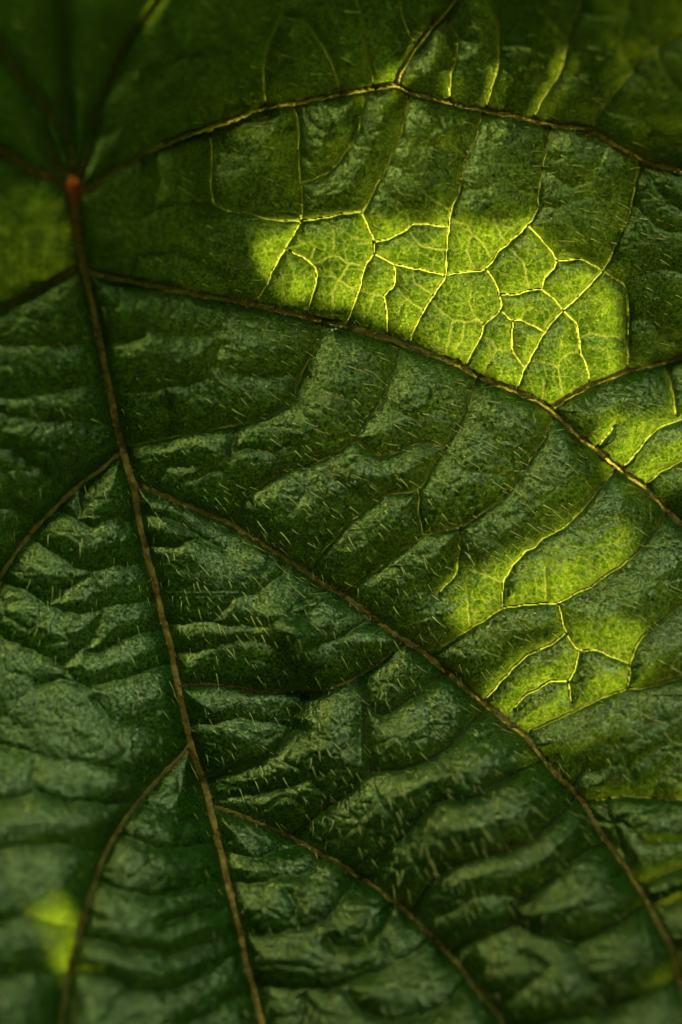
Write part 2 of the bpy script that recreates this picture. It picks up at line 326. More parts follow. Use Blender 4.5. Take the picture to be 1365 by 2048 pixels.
# ------------------------------------------------------------------ materials
def mat(name):
    m = bpy.data.materials.new(name); m.use_nodes = True; t = m.node_tree; t.nodes.clear()
    o = t.nodes.new('ShaderNodeOutputMaterial')
    def N(k, **kw):
        n = t.nodes.new('ShaderNode'+k)
        for a, b in kw.items():
            if a.startswith('i_'): n.inputs[a[2:].replace('_', ' ')].default_value = b
            else: setattr(n, a, b)
        return n
    return m, t, N, o
def ramp(N, t, src, stops):
    r = N('ValToRGB'); e = r.color_ramp.elements
    while len(e) > 1: e.remove(e[-1])
    e[0].position = stops[0][0]; e[0].color = (*stops[0][1], 1)
    for p, c in stops[1:]:
        x = e.new(p); x.color = (*c, 1)
    t.links.new(src, r.inputs[0]); return r.outputs[0]
def mixc(N, t, f, a, b, mode='MIX'):
    m = N('MixRGB', blend_type=mode)
    for i, v in enumerate((f, a, b)):
        if hasattr(v, 'is_output'): t.links.new(v, m.inputs[i])
        elif i == 0: m.inputs[0].default_value = v
        else: m.inputs[i].default_value = (*v, 1)
    return m.outputs[0]

def blade_material():
    m, t, N, o = mat("leaf_blade"); L = t.links.new
    tc = N('TexCoord'); mp = N('Mapping'); L(tc.outputs['Object'], mp.inputs[0]); k = 1/S/100; mp.inputs['Scale'].default_value = (k, k, k)   # 1 unit = 100 drawing units
    co = mp.outputs[0]
    at = N('Attribute', attribute_name='veinlet'); av = at.outputs['Fac']
    n1 = N('TexNoise', i_Scale=1.1, i_Detail=4.0); L(co, n1.inputs['Vector'])
    n2 = N('TexNoise', i_Scale=10.0, i_Detail=3.0, i_Roughness=.6); L(co, n2.inputs['Vector'])
    n3 = N('TexNoise', i_Scale=19.0, i_Detail=2.0, i_Roughness=.65); L(co, n3.inputs['Vector'])
    wp = N('VectorMath', operation='MULTIPLY_ADD'); L(n2.outputs['Color'], wp.inputs[0]); wp.inputs[1].default_value = (.09, .09, .09); L(co, wp.inputs[2])
    v1 = N('TexVoronoi', feature='DISTANCE_TO_EDGE', i_Scale=7.5); L(wp.outputs[0], v1.inputs['Vector'])
    v2 = N('TexVoronoi', feature='F1', i_Scale=30.0); L(wp.outputs[0], v2.inputs['Vector'])
    net = ramp(N, t, v1.outputs['Distance'], [(0, (1, 1, 1)), (.055, (.25,)*3), (.12, (0, 0, 0))])
    # reflected colour
    c0 = ramp(N, t, n1.outputs['Fac'], [(.3, (.006, .034, .003)), (.7, (.012, .055, .004))])
    c0 = mixc(N, t, .5, c0, ramp(N, t, n2.outputs['Fac'], [(.3, (.005, .028, .002)), (.7, (.020, .078, .006))]))
    c0 = mixc(N, t, .6, c0, ramp(N, t, n3.outputs['Fac'], [(.36, (.25,)*3), (.64, (1.9,)*3)]), 'MULTIPLY')
    c0 = mixc(N, t, av, c0, (.045, .065, .012))
    sa = N('Attribute', attribute_name='scar'); c0 = mixc(N, t, sa.outputs['Fac'], c0, (.20, .15, .75))
    c0 = mixc(N, t, 1.0, c0, (.50, 1.25, .03), "MULTIPLY")
    # transmitted colour
    tr = ramp(N, t, n2.outputs['Fac'], [(.25, (.13, .24, .004)), (.55, (.25, .40, .006)), (.8, (.40, .54, .012))])
    tr = mixc(N, t, net, tr, (.62, .74, .05)) if False else mixc(N, t, .6, tr, mixc(N, t, net, tr, (.66, .76, .04)))
    sp = ramp(N, t, v2.outputs['Distance'], [(.1, (.3,)*3), (.5, (1.3,)*3)])
    tr = mixc(N, t, .55, tr, sp, 'MULTIPLY')
    tr = mixc(N, t, .85, tr, ramp(N, t, n1.outputs['Fac'], [(.34, (.28, .40, .35)), (.60, (1.15,)*3)]), 'MULTIPLY')
    tr = mixc(N, t, .6, tr, ramp(N, t, n3.outputs['Fac'], [(.38, (.25,)*3), (.62, (1.55,)*3)]), 'MULTIPLY')
    tr = mixc(N, t, av, tr, (.80, .84, .09))
    tr = mixc(N, t, 1.0, tr, (.037, .038, .030), 'MULTIPLY')
    # relief of the skin
    h = N('Math', operation='MULTIPLY_ADD'); L(n2.outputs['Fac'], h.inputs[0]); h.inputs[1].default_value = .8
    h2 = N('Math', operation='MULTIPLY'); L(n3.outputs['Fac'], h2.inputs[0]); h2.inputs[1].default_value = .45; L(h2.outputs[0], h.inputs[2])
    h3 = N('Math', operation='MULTIPLY_ADD'); L(v2.outputs['Distance'], h3.inputs[0]); h3.inputs[1].default_value = -.35; L(h.outputs[0], h3.inputs[2])
    h4 = N('Math', operation='MULTIPLY_ADD'); L(net, h4.inputs[0]); h4.inputs[1].default_value = -.18; L(h3.outputs[0], h4.inputs[2])
    b = N('Bump', i_Strength=1.0, i_Distance=S*1.5); L(h4.outputs[0], b.inputs['Height'])
    p = N('BsdfPrincipled'); L(c0, p.inputs['Base Color']); L(b.outputs[0], p.inputs['Normal'])
    rr = N('MapRange'); L(n2.outputs['Fac'], rr.inputs[0]); rr.inputs[3].default_value = .25; rr.inputs[4].default_value = .42; L(rr.outputs[0], p.inputs['Roughness'])
    p.inputs['IOR'].default_value = 2.0; p.inputs['Specular Tint'].default_value = (.84, 1, .24, 1); sl = N('MapRange'); L(n3.outputs['Fac'], sl.inputs[0]); sl.inputs[1].default_value = .35; sl.inputs[2].default_value = .65; sl.inputs[3].default_value = .12; sl.inputs[4].default_value = 1.0; L(sl.outputs[0], p.inputs['Specular IOR Level'])
    tl = N('BsdfTranslucent'); L(tr, tl.inputs[0]); L(b.outputs[0], tl.inputs['Normal'])
    mx = N('MixShader'); mx.inputs[0].default_value = .42; L(p.outputs[0], mx.inputs[1]); L(tl.outputs[0], mx.inputs[2])
    L(mx.outputs[0], o.inputs[0]); return m

def vein_material(name, c_lo, c_hi, trans, fac, red=False, rough=.5):
    m, t, N, o = mat(name); L = t.links.new
    tc = N('TexCoord'); mp = N('Mapping'); L(tc.outputs['Object'], mp.inputs[0]); k = 1/S/100; mp.inputs['Scale'].default_value = (k, k, k)
    n1 = N('TexNoise', i_Scale=9.0, i_Detail=4.0); L(mp.outputs[0], n1.inputs['Vector'])
    c = ramp(N, t, n1.outputs['Fac'], [(.3, c_lo), (.7, c_hi)])
    if red:
        at = N('Attribute', attribute_name='red'); c = mixc(N, t, at.outputs['Fac'], c, (.62, .12, .014))
    b = N('Bump', i_Strength=1.0, i_Distance=S*2.0); L(n1.outputs['Fac'], b.inputs['Height'])
    p = N('BsdfPrincipled'); L(c, p.inputs['Base Color']); p.inputs['Roughness'].default_value = rough; L(b.outputs[0], p.inputs['Normal'])
    p.inputs['Specular IOR Level'].default_value = .18; p.inputs['Specular Tint'].default_value = (1, .9, .5, 1)
    tl = N('BsdfTranslucent'); tl.inputs[0].default_value = (*trans, 1)
    mx = N('MixShader'); mx.inputs[0].default_value = fac; L(p.outputs[0], mx.inputs[1]); L(tl.outputs[0], mx.inputs[2])
    L(mx.outputs[0], o.inputs[0]); return m

M_blade = blade_material()
M_mid = vein_material("midrib_skin", (.15, .105, .010), (.44, .29, .035), (.08, .05, .01), .25, True)
M_side = vein_material("side_vein_skin", (.11, .09, .010), (.32, .23, .026), (.062, .054, .005), .38, True)
M_cross = vein_material("cross_vein_skin", (.014, .026, .003), (.035, .05, .006), (.052, .059, .004), .55)
M_hair = vein_material("hair", (.78, .72, .14), (.95, .86, .24), (.4, .4, .08), .4, rough=.35)
M_fuzz = vein_material("vein_bristle", (.46, .27, .05), (.75, .52, .12), (.1, .06, .01), .4, rough=.4)
M_speck = vein_material("dust_speck", (.6, .55, .45), (.8, .78, .7), (.5, .5, .4), .1, rough=.3)
M_node = vein_material("vein_node", (.35, .10, .03), (.5, .2, .06), (.5, .2, .05), .2, rough=.4)

# ------------------------------------------------------------------ object helpers

LM = Matrix(((EX[0], EV[0], EZ[0], ORG[0]), (EX[1], EV[1], EZ[1], ORG[1]), (EX[2], EV[2], EZ[2], ORG[2]), (0, 0, 0, 1)))
def empty(name, label, cat):
    o = bpy.data.objects.new(name, None); col.objects.link(o); o.matrix_world = LM
    o.empty_display_size = .02; o['label'] = label; o['category'] = cat; return o
def mesh(name, verts, faces, mt, parent=None, attrs=None, smooth=True):
    me = bpy.data.meshes.new(name)
    verts = np.ascontiguousarray(verts, np.float32); faces = np.ascontiguousarray(faces, np.int32); k = faces.shape[1]
    me.vertices.add(len(verts)); me.vertices.foreach_set('co', verts.ravel())
    me.loops.add(faces.size); me.loops.foreach_set('vertex_index', faces.ravel())
    me.polygons.add(len(faces)); me.polygons.foreach_set('loop_start', np.arange(0, faces.size, k, dtype=np.int32))
    me.polygons.foreach_set('use_smooth', np.full(len(faces), smooth))
    for a, v in (attrs or {}).items():
        x = me.attributes.new(a, 'FLOAT', 'POINT'); x.data.foreach_set('value', np.ascontiguousarray(v, np.float32))
    me.update(calc_edges=True); me.materials.append(mt)
    o = bpy.data.objects.new(name, me); col.objects.link(o)
    if parent: o.parent = parent
    return o

leaf = empty("leaf", "large hairy dark green leaf with sunlight glowing through its yellow veined blade", "leaf")

# ------------------------------------------------------------------ blade
OUT = spline([(-700,330),(-640,-60),(-430,-300),(-120,-420),(300,-540),(720,-640),(1150,-560),(1600,-400),(1900,-60),(2060,400),(2010,900),(1960,1400),(1760,1900),(1520,2350),(1180,2780),(820,3160),(560,2860),(100,2680),(-350,2330),(-650,1800),(-790,1250),(-800,750)], 14, True)
th = np.arange(len(OUT)); cen = OUT.mean(0)
OUT = OUT+(OUT-cen)/np.linalg.norm(OUT-cen, axis=1)[:, None]*(np.abs(((th*0.09) % 1)-.25)*40)[:, None]
def inside(px, py, poly):
    c = np.zeros(px.shape, bool); n = len(poly); j = n-1
    for i in range(n):
        xi, yi = poly[i]; xj, yj = poly[j]
        if yi != yj: c ^= ((yi > py) != (yj > py)) & (px < (xj-xi)*(py-yi)/(yj-yi)+xi)
        j = i
    return c
GX, GY = UU.astype(float).copy(), VV.astype(float).copy()
uc = (U[:-1]+U[1:])/2; vc = (V[:-1]+V[1:])/2
FU, FV = np.meshgrid(uc, vc)
keep = np.zeros(FU.shape, bool)
jin = (vc > -30) & (vc < 2080)
edgeband = np.ones(FU.shape, bool)
keep = inside(FU, FV, OUT[::2])
# cut the blade open under the bigger cross veins so that light reaches them
def fc(F): return (F[:-1, :-1]+F[1:, :-1]+F[:-1, 1:]+F[1:, 1:])/4
infr = (FU > -38) & (FU < 1403) & (FV > -38) & (FV < 2088)
free = []
for i, P in enumerate(xc):
    for q in (P[0], P[-1]):
        if min(np.hypot(*(O-q).T).min() for j, O in enumerate(xc) if j != i) > 6: free.append(np.array([q, q+.01]))
dE = dist_field(free, 14)
keep &= ~((fc(dX) < np.where(FV > 1150, 1.45, 1.4)) & infr & (fc(dS) > 12) & (fc(dE) > 7))
for P, s in zip(sidec[:7], SIDE[:7]):
    keep &= ~((fc(dist_field([P], 12)) < .5*s[1]) & infr & (fc(dM) > 13))
# snap the outline
cnt = np.zeros((nv, nu), int)
outk = inside(FU, FV, OUT[::2])
for a in (0, 1):
    for b in (0, 1): cnt[a:a+nv-1, b:b+nu-1] += outk
bd = (cnt > 0) & (cnt < 4)
bj, bi = np.nonzero(bd)
bp = np.stack([U[bi], V[bj]], 1)
for s in range(0, len(bp), 2000):
    d2 = ((bp[s:s+2000, None]-OUT[None])**2).sum(2); nn = OUT[d2.argmin(1)]
    GX[bj[s:s+2000], bi[s:s+2000]] = nn[:, 0]; GY[bj[s:s+2000], bi[s:s+2000]] = nn[:, 1]
P3 = loc(GX, GY, H.astype(float)).reshape(-1, 3)
idx = np.arange(nu*nv).reshape(nv, nu)
F4 = np.stack([idx[:-1, :-1], idx[1:, :-1], idx[1:, 1:], idx[:-1, 1:]], -1)[keep]
vein = np.clip(1.35-dQ/2.0, 0, 1)*.95
vein = np.maximum(vein, np.clip(1.25-c2/1.7, 0, 1)*.6)
vein = np.maximum(vein, np.clip(1.15-c1/2.0, 0, 1)*.55*(dQ > 8))
vein = np.maximum(vein, np.clip(1.2-dX/4.4, 0, 1)*.8).ravel()
used = np.unique(F4); remap = np.full(nu*nv, -1, np.int64); remap[used] = np.arange(len(used))
scar = np.zeros(UU.shape, np.float32)
for x, y, q in [(1304,697,9),(1312,686,7),(1322,678,6),(1334,674,6),(1348,669,6),(1326,1379,10),(1315,1384,9),(1305,1392,7),(1255,1475,9),(1262,1470,7),(1310,1638,6),(1300,880,6),(1340,910,6),(1308,1232,8),(1320,1226,6),(1126,655,5),(196,1396,4),(1185,465,4)]:
    scar = np.maximum(scar, np.clip(1.3-np.hypot(UU-x, VV-y)/q+.7*vnoise(6, 77), 0, 1)*.8)
blade = mesh("blade", P3[used], remap[F4], M_blade, leaf, {'veinlet': vein[used], 'scar': scar.ravel()[used]})

# ------------------------------------------------------------------ veins
def frames(P):
    T = np.gradient(P, axis=0); T /= np.linalg.norm(T, axis=1)[:, None]+1e-9
    return T, np.stack([-T[:, 1], T[:, 0]], 1)
def smooth1(a, n):
    k = np.ones(n)/n; return np.convolve(np.pad(a, (n//2, n-1-n//2), 'edge'), k, 'valid')
def tube(P, r, lift, seg=12, rough=.0, seed=0):
    g = np.random.default_rng(seed); n = len(P); T, Nn = frames(P); h = smooth1(Hat(P[:, 0], P[:, 1]), 5)
    rn = r*(1+rough*smooth1(g.normal(0, 1, n), 5)*1.6)
    a = np.linspace(0, 2*math.pi, seg, endpoint=False)
    off = rn[:, None]*np.cos(a)[None]*(1+rough*g.normal(0, .5, (n, seg)))
    up = rn[:, None]*np.sin(a)[None]*(1+rough*g.normal(0, .5, (n, seg)))
    x = P[:, 0:1]+Nn[:, 0:1]*off; y = P[:, 1:2]+Nn[:, 1:2]*off
    z = (h+lift*r)[:, None]+up
    v = loc(x, y, z).reshape(-1, 3)
    i = np.arange(n-1)[:, None]*seg; k = np.arange(seg)[None]; k2 = (k+1) % seg
    f = np.stack([i+k, i+k2, i+seg+k2, i+seg+k], -1).reshape(-1, 4)
    return v, f
def strip(P, hw, seed=0, tall=.6, rough=.1):
    g = np.random.default_rng(seed); n = len(P); T, Nn = frames(P); h = smooth1(Hat(P[:, 0], P[:, 1]), 5)
    rn = hw*(1+rough*smooth1(g.normal(0, 1, n), 4))
    o = np.array([-1.25, -.95, -.6, 0, .6, .95, 1.25]); zz = np.array([-.3, .1, .65, .9, .65, .1, -.3])
    off = rn[:, None]*o[None]; x = P[:, 0:1]+Nn[:, 0:1]*off; y = P[:, 1:2]+Nn[:, 1:2]*off
    w = np.array([1, .4, .1, 0, .1, .4, 1])[None]; HH = Hat(x, y)
    z = h[:, None]*(1-w)+HH*w+.45*rn[:, None]*(1-w)-.5*(w == 1)+rn[:, None]*(zz[None]*tall*(1+rough*.5*g.normal(0, 1, (n, 7))))
    v = loc(x, y, z).reshape(-1, 3); i = np.arange(n-1)[:, None]*7; k = np.arange(6)[None]
    f = np.stack([i+k, i+k+1, i+8+k, i+7+k], -1).reshape(-1, 4)[:, ::-1]
    return v, f
def red_of(v):
    b = loc(np.array(146.), np.array(392.), np.array(0.))
    d = np.hypot(v[:, 0]-b[0], v[:, 1]-b[1])/S
    return np.clip(np.exp(-(d/34)**2)*1.1+.28*np.exp(-(d/100)**2), 0, 1)
n = len(midc); rm = np.interp(np.arange(n), [0, 10, 60, 250, 560, n-1], [14.5, 13.5, 12, 10.4, 8.4, 3.5])
v, f = tube(midc, rm, .5, 14, .07, 1); mid = mesh("midrib", v, f, M_mid, leaf, {'red': red_of(v)})
# swollen knot where the main veins meet the stalk
ks = np.array([(146, 352), (147, 366), (146, 380), (148, 396), (150, 412)], float); kk = spline(ks, 3)
v, f = tube(kk, 8+10*np.sin(np.linspace(.15, math.pi-.3, len(kk))), .5, 14, .06, 2)
mesh("stalk_joint", v, f, M_mid, leaf, {'red': np.ones(len(v))})
for i, (P, s) in enumerate(zip(sidec, SIDE)):
    n = len(P); r = np.linspace(s[0], s[1], n)*1.12
    r = r*np.clip(np.arange(n)[::-1]/30, .35, 1)
    v, f = strip(P, r, 10+i, 1.15, .34); mesh("side_vein", v, f, M_side, leaf, {'red': red_of(v)*.15})
for i, P in enumerate(xc):
    n = len(P); hw = (2.25+.35*(P[:, 1].mean() > 1150))*np.interp(np.arange(n)/max(1, n-1), [0, .5, 1], [1.1, 1, .9])*np.clip(.55+np.arange(n)[::-1]/12, .55, 1)
    v, f = strip(P, hw, 100+i); mesh("cross_vein", v, f, M_cross, leaf)

# ------------------------------------------------------------------ hairs
def hair_mesh(length, bend, rad, seg=5, sides=3):
    t = np.linspace(0, 1, seg); x = length*t; z = length*(.30*t-.16*t*t*bend); y = length*.10*bend*t*t
    c = np.stack([x, y, z], 1); r = rad*(1-t)**.7+rad*.12
    a = np.linspace(0, 2*math.pi, sides, endpoint=False)
    v = c[:, None]+np.stack([0*a, np.cos(a), np.sin(a)], 1)[None]*r[:, None, None]
    i = np.arange(seg-1)[:, None]*sides; k = np.arange(sides)[None]; k2 = (k+1) % sides
    return v.reshape(-1, 3), np.stack([i+k, i+k2, i+sides+k2, i+sides+k], -1).reshape(-1, 4)
ANG = np.array([(700,300,6),(950,300,12),(850,560,10),(600,620,12),(850,800,24),(700,900,28),(500,860,30),(500,1200,48),(420,1150,55),(700,1600,60),(950,1650,60),(1050,1200,28),(1100,950,30),
 (1200,450,20),(130,1200,100),(250,1250,85),(560,1500,42),(100,1000,85),(100,1500,95),(740,1200,60),(620,1330,70),(1150,1750,62),(1250,1350,30),(350,450,25),(900,100,20),(300,800,20),(1250,250,-30),(450,1800,90)], float)
def ang(x, y):
    w = 1/((ANG[:, 0]-x)**2+(ANG[:, 1]-y)**2+4000)**1.5
    return (w*ANG[:, 2]).sum()/w.sum()
DEN = np.array([(700,900,1.0,22),(850,800,.95,22),(600,820,.8,22),(500,1200,1.0,26),(420,1150,.7,22),(700,1550,.9,27),(900,1650,1.2,28),(1050,1000,.8,25),(1080,1250,.7,28),(800,350,.9,15),(650,300,.6,14),(950,450,.5,14),
 (800,550,.35,11),(1050,600,.35,14),(150,1200,.35,22),(250,1300,.35,20),(100,900,.2,16),(100,1600,.12,18),(300,1750,.12,16),(560,1750,.3,18),(450,1500,.6,18),(750,1200,.5,18),(600,1350,.6,18),(1200,1450,.35,26),(1250,300,.7,20),(1200,450,.7,20),
 (300,450,.12,12),(400,300,.35,14),(200,150,.05,12),(700,80,.2,14),(1000,100,.2,14),(1250,100,.15,24),(1250,900,.4,20),(1100,1850,.6,22),(800,1950,.25,20),(700,1850,.25,18),(250,750,.1,14),(350,900,.35,18),(1300,1700,.2,20),(100,1900,.04,16)], float)
def den(x, y):
    w = 1/((DEN[:, 0]-x)**2+(DEN[:, 1]-y)**2+3000)**1.6
    return (w*DEN[:, 2]).sum()/w.sum(), (w*DEN[:, 3]).sum()/w.sum()
spots = []
gs = 17
for yy in np.arange(-20, 2070, gs):
    for xx in np.arange(-20, 1385, gs):
        x = xx+rng.uniform(0, gs); y = yy+rng.uniform(0, gs); d, ln = den(x, y)
        if rng.random() < d*.66:
            ln *= rng.lognormal(-.36, .46); ln = min(ln, 36); spots.append((ln, x, y, ang(x, y)+rng.normal(0, 9)))
spots.sort(reverse=True)
vars_ = [hair_mesh(S, rng.uniform(-1.8, 2.4), S*.046) for _ in range(14)]
protos = []
big, rest = spots[:300], spots[300:]
def hair_mat(ln, x, y, a):
    p = loc(np.array(x), np.array(y), np.array(float(Hat(x, y)))-.6)
    e = 6; gx = (Hat(x+e, y)-Hat(x-e, y))/(2*e); gy = (Hat(x, y+e)-Hat(x, y-e))/(2*e)
    nrm = Vector((-gx, gy, 1)).normalized()
    d = Vector((math.cos(R(a)), -math.sin(R(a)), 0)); d = (d-nrm*d.dot(nrm)).normalized(); s = nrm.cross(d)
    rr = (22/ln)**.55
    return Matrix(((d.x*ln, s.x*ln*rr, nrm.x*ln, p[0]), (d.y*ln, s.y*ln*rr, nrm.y*ln, p[1]), (d.z*ln, s.z*ln*rr, nrm.z*ln, p[2]), (0, 0, 0, 1)))
for i, s in enumerate(big):
    k = i % 14
    if i < 14:
        o = mesh("hair", *vars_[k], M_hair, leaf); protos.append(o)
    else:
        o = protos[k].copy(); col.objects.link(o); o.parent = leaf
    o.matrix_local = hair_mat(*s)
VS, FS, off = [], [], 0
for i, s in enumerate(rest):
    v, f = vars_[i % 14]; m = np.array(hair_mat(*s)); VS.append(v@m[:3, :3].T+m[:3, 3]); FS.append(f+off); off += len(v)
o = mesh("fine_hair", np.concatenate(VS), np.concatenate(FS), M_hair, leaf); o['kind'] = 'stuff'

# bristles along the veins
VS, FS, off = [], [], 0
bv = [hair_mesh(1.0, rng.uniform(-1, 1), .11, 3) for _ in range(8)]
def bristle(P, r, dens, ln, y0, y1):
    global off
    T, Nn = frames(P); n = len(P)
    for i in range(n):
        if not (-60 < P[i, 0] < 1430 and y0 < P[i, 1] < y1): continue
        for _ in range(rng.poisson(dens)):
            sd_ = rng.choice([-1, 1])*rng.uniform(.2, 1)
            rad_ = float(r[i]); x, y = P[i]+Nn[i]*rad_*sd_*.9+rng.uniform(-1.5, 1.5, 2)
            z = float(Hat(P[i, 0], P[i, 1]))+rad_*(.3+.75*math.sqrt(max(0, 1-sd_*sd_)))
            L = ln*rng.lognormal(0, .35)
            d = Nn[i]*sd_*1.0+T[i]*rng.normal(.25, .45)
            d3 = Vector((d[0], -d[1], .45+rng.uniform(0, .5))).normalized(); up = Vector((0, 0, 1)); s_ = up.cross(d3).normalized(); nn = d3.cross(s_)
            p = loc(x, y, z); v, f = bv[rng.integers(8)]; k = S*L
            m = np.array([[d3.x, s_.x, nn.x], [d3.y, s_.y, nn.y], [d3.z, s_.z, nn.z]])*k
            VS.append(v@m.T+p); FS.append(f+off); off += len(v)
bristle(midc, rm, 2.3, 9, 640, 2080)
o = mesh("bristle", np.concatenate(VS), np.concatenate(FS), M_fuzz, mid); o['kind'] = 'stuff'
VS, FS, off = [], [], 0
for P, s, dn in zip(sidec, SIDE, [1.8, .9, 2.6, 1.0, 2.6, 2.0, .25, .3, .2, .1, .1, .1, .2, .1, .8]):
    bristle(P, np.linspace(s[0], s[1], len(P)), dn, 7.5, -60, 2080)
for P in xc: bristle(P, np.full(len(P), 2.6), .10, 5, -60, 2080)
o = mesh("vein_bristle", np.concatenate(VS), np.concatenate(FS), M_fuzz, leaf); o['kind'] = 'stuff'

# red-brown swellings on the midrib and side veins, pale grains of dust on the blade
def blobs(name, pts, mt, parent):
    ph = (1+5**.5)/2
    iv = np.array([(-1,ph,0),(1,ph,0),(-1,-ph,0),(1,-ph,0),(0,-1,ph),(0,1,ph),(0,-1,-ph),(0,1,-ph),(ph,0,-1),(ph,0,1),(-ph,0,-1),(-ph,0,1)], float)/1.9
    fi = np.array([(0,11,5),(0,5,1),(0,1,7),(0,7,10),(0,10,11),(1,5,9),(5,11,4),(11,10,2),(10,7,6),(7,1,8),(3,9,4),(3,4,2),(3,2,6),(3,6,8),(3,8,9),(4,9,5),(2,4,11),(6,2,10),(8,6,7),(9,8,1)])
    VS, FS = [], []
    for i, (x, y, z, r) in enumerate(pts):
        sc3 = rng.uniform(.6, 1.35, 3); VS.append(iv*sc3*r*S+loc(np.array(x), np.array(y), np.array(z))); FS.append(fi+12*i)
    o = mesh(name, np.concatenate(VS), np.concatenate(FS), mt, parent); o['kind'] = 'stuff'; return o
pts = []
for P, r, nn in [(midc, rm, 46)]+[(P, np.linspace(s[0], s[1], len(P)), 9) for P, s in zip(sidec[:6], SIDE[:6])]:
    T, Nn = frames(P)
    ii = [i for i in range(len(P)) if -20 < P[i, 0] < 1385 and 0 < P[i, 1] < 2060]
    for i in rng.choice(ii, nn):
        s_ = rng.uniform(-1, 1); q = P[i]+Nn[i]*r[i]*s_
        pts.append((q[0], q[1], float(Hat(*P[i]))+r[i]*(.35+.8*math.sqrt(1-s_*s_)), rng.uniform(1.2, 2.9)))
blobs("vein_node", pts, M_node, leaf)
pts = []
for _ in range(750):
    x, y = (rng.normal(800, 330), rng.normal(850, 420)) if rng.random() < .8 else (rng.uniform(0, 1365), rng.uniform(0, 2048))
    if 0 < x < 1365 and 0 < y < 2048: pts.append((x, y, float(Hat(x, y))+.4, min(2.8, rng.lognormal(-.35, .42))))
for x, y in [(753,522),(810,640),(842,628),(838,632),(665,660),(672,658),(937,282),(935,303),(942,301),(928,280),(585,1383),(665,1376),(102,1414),(236,1436),(275,1459)]:
    pts.append((x, y, float(Hat(x, y))+.6, 2.2))
blobs("dust_grain", pts, M_speck, leaf)

# ------------------------------------------------------------------ unseen leaves added behind, gaps cut to shape the sun patches
def cup(x, y, g):                # the leaves behind are cupped round the big leaf to shut out side light
    q = np.sqrt((x/.105)**2+((y+.005)/.14)**2); q = np.clip((q-.62)/.75, 0, 1); q = q*q*(3-2*q)
    return -g+(g+.006)*q+.0012*np.sin(x*160)*np.cos(y*130)
def sun_to(px, py, g):
    h = Hat(px, py); p = loc(np.asarray(px, float), np.asarray(py, float), h)
    t = (-g-p[..., 2])/SUNL[2]
    for _ in range(30): t = .5*t+.5*(cup(p[..., 0]+SUNL[0]*t, p[..., 1]+SUNL[1]*t, g)-p[..., 2])/SUNL[2]
    return p[..., 0]+SUNL[0]*t, p[..., 1]+SUNL[1]*t
def sieve(poly, spacing, radius, seed):        # small holes put in the nearer leaf for partial sunlight
    g = np.random.default_rng(seed); P = np.array(poly, float); lo = P.min(0); hi = P.max(0); out = []
    for y in np.arange(lo[1]+spacing/2, hi[1], spacing):
        for x in np.arange(lo[0]+spacing/2, hi[0], spacing):
            q = np.array([x, y])+g.uniform(-.22, .22, 2)*spacing
            if inside(q[0:1], q[1:2], P)[0]:
                a = np.linspace(0, 6.283, 6, endpoint=False)+g.uniform(0, 1); rr_ = radius*g.uniform(.6, 1.3)
                out.append([(q[0]+rr_*math.cos(b), q[1]+rr_*math.sin(b)) for b in a])
    return out
GAPS = [   # openings cut to the shapes of the sun patches
 [(512,482),(545,456),(590,446),(650,434),(728,426),(790,446),(850,452),(905,424),(960,448),(1010,448),(1062,430),(1088,456),(1130,505),(1180,530),(1205,560),(1232,600),(1240,670),(1236,755),(1190,775),(1108,822),(1033,790),(953,760),(851,712),(741,674),(660,652),(600,640),(580,605),(545,575),(520,535)],
 [(1035,1098),(1100,1080),(1180,1062),(1250,1058),(1262,1100),(1200,1160),(1125,1205),(1010,1228),(930,1268),(900,1220),(898,1175),(955,1140),(1000,1118)],
 [(1112,1216),(1150,1226),(1290,1262),(1268,1330),(1258,1384),(1060,1470),(1005,1436),(958,1406),(1050,1308),(1122,1268)],
 [(108,1792),(128,1800),(162,1852),(157,1900),(141,1950),(115,1938),(95,1880),(56,1838),(82,1812)],
 [(1185,905),(1222,838),(1300,835),(1400,800),(1420,880),(1365,930),(1290,985)],
 [(1250,1178),(1262,1172),(1270,1185),(1258,1194)],[(1310,1155),(1322,1150),(1328,1164),(1316,1172)],
 [(536,1246),(552,1208),(574,1188),(610,1187),(617,1218),(592,1258),(556,1268)],
 [(440,256),(520,220),(600,203),(700,182),(755,160),(775,135),(800,128),(815,108),(850,60),(862,66),(835,112),(812,150),(798,178),(780,186),(700,196),(600,219),(520,238)],
 [(890,150),(910,150),(905,206),(894,204)],[(984,132),(1003,135),(992,185),(978,214),(968,210),(978,180)],[(1124,100),(1140,102),(1123,160),(1090,205),(1075,238),(1061,236),(1080,195),(1108,150)],
 [(318,-40),(334,-40),(312,20),(286,52),(276,48),(300,10)],
 [(1190,1592),(1250,1584),(1365,1589),(1450,1590),(1450,1610),(1330,1606),(1250,1600),(1190,1606)],[(1310,1800),(1370,1778),(1450,1755),(1450,1775),(1370,1805),(1312,1820)],
 [(1300,1972),(1350,1945),(1362,1955),(1310,1990)],[(75,1692),(110,1690),(108,1702),(78,1703)],
]
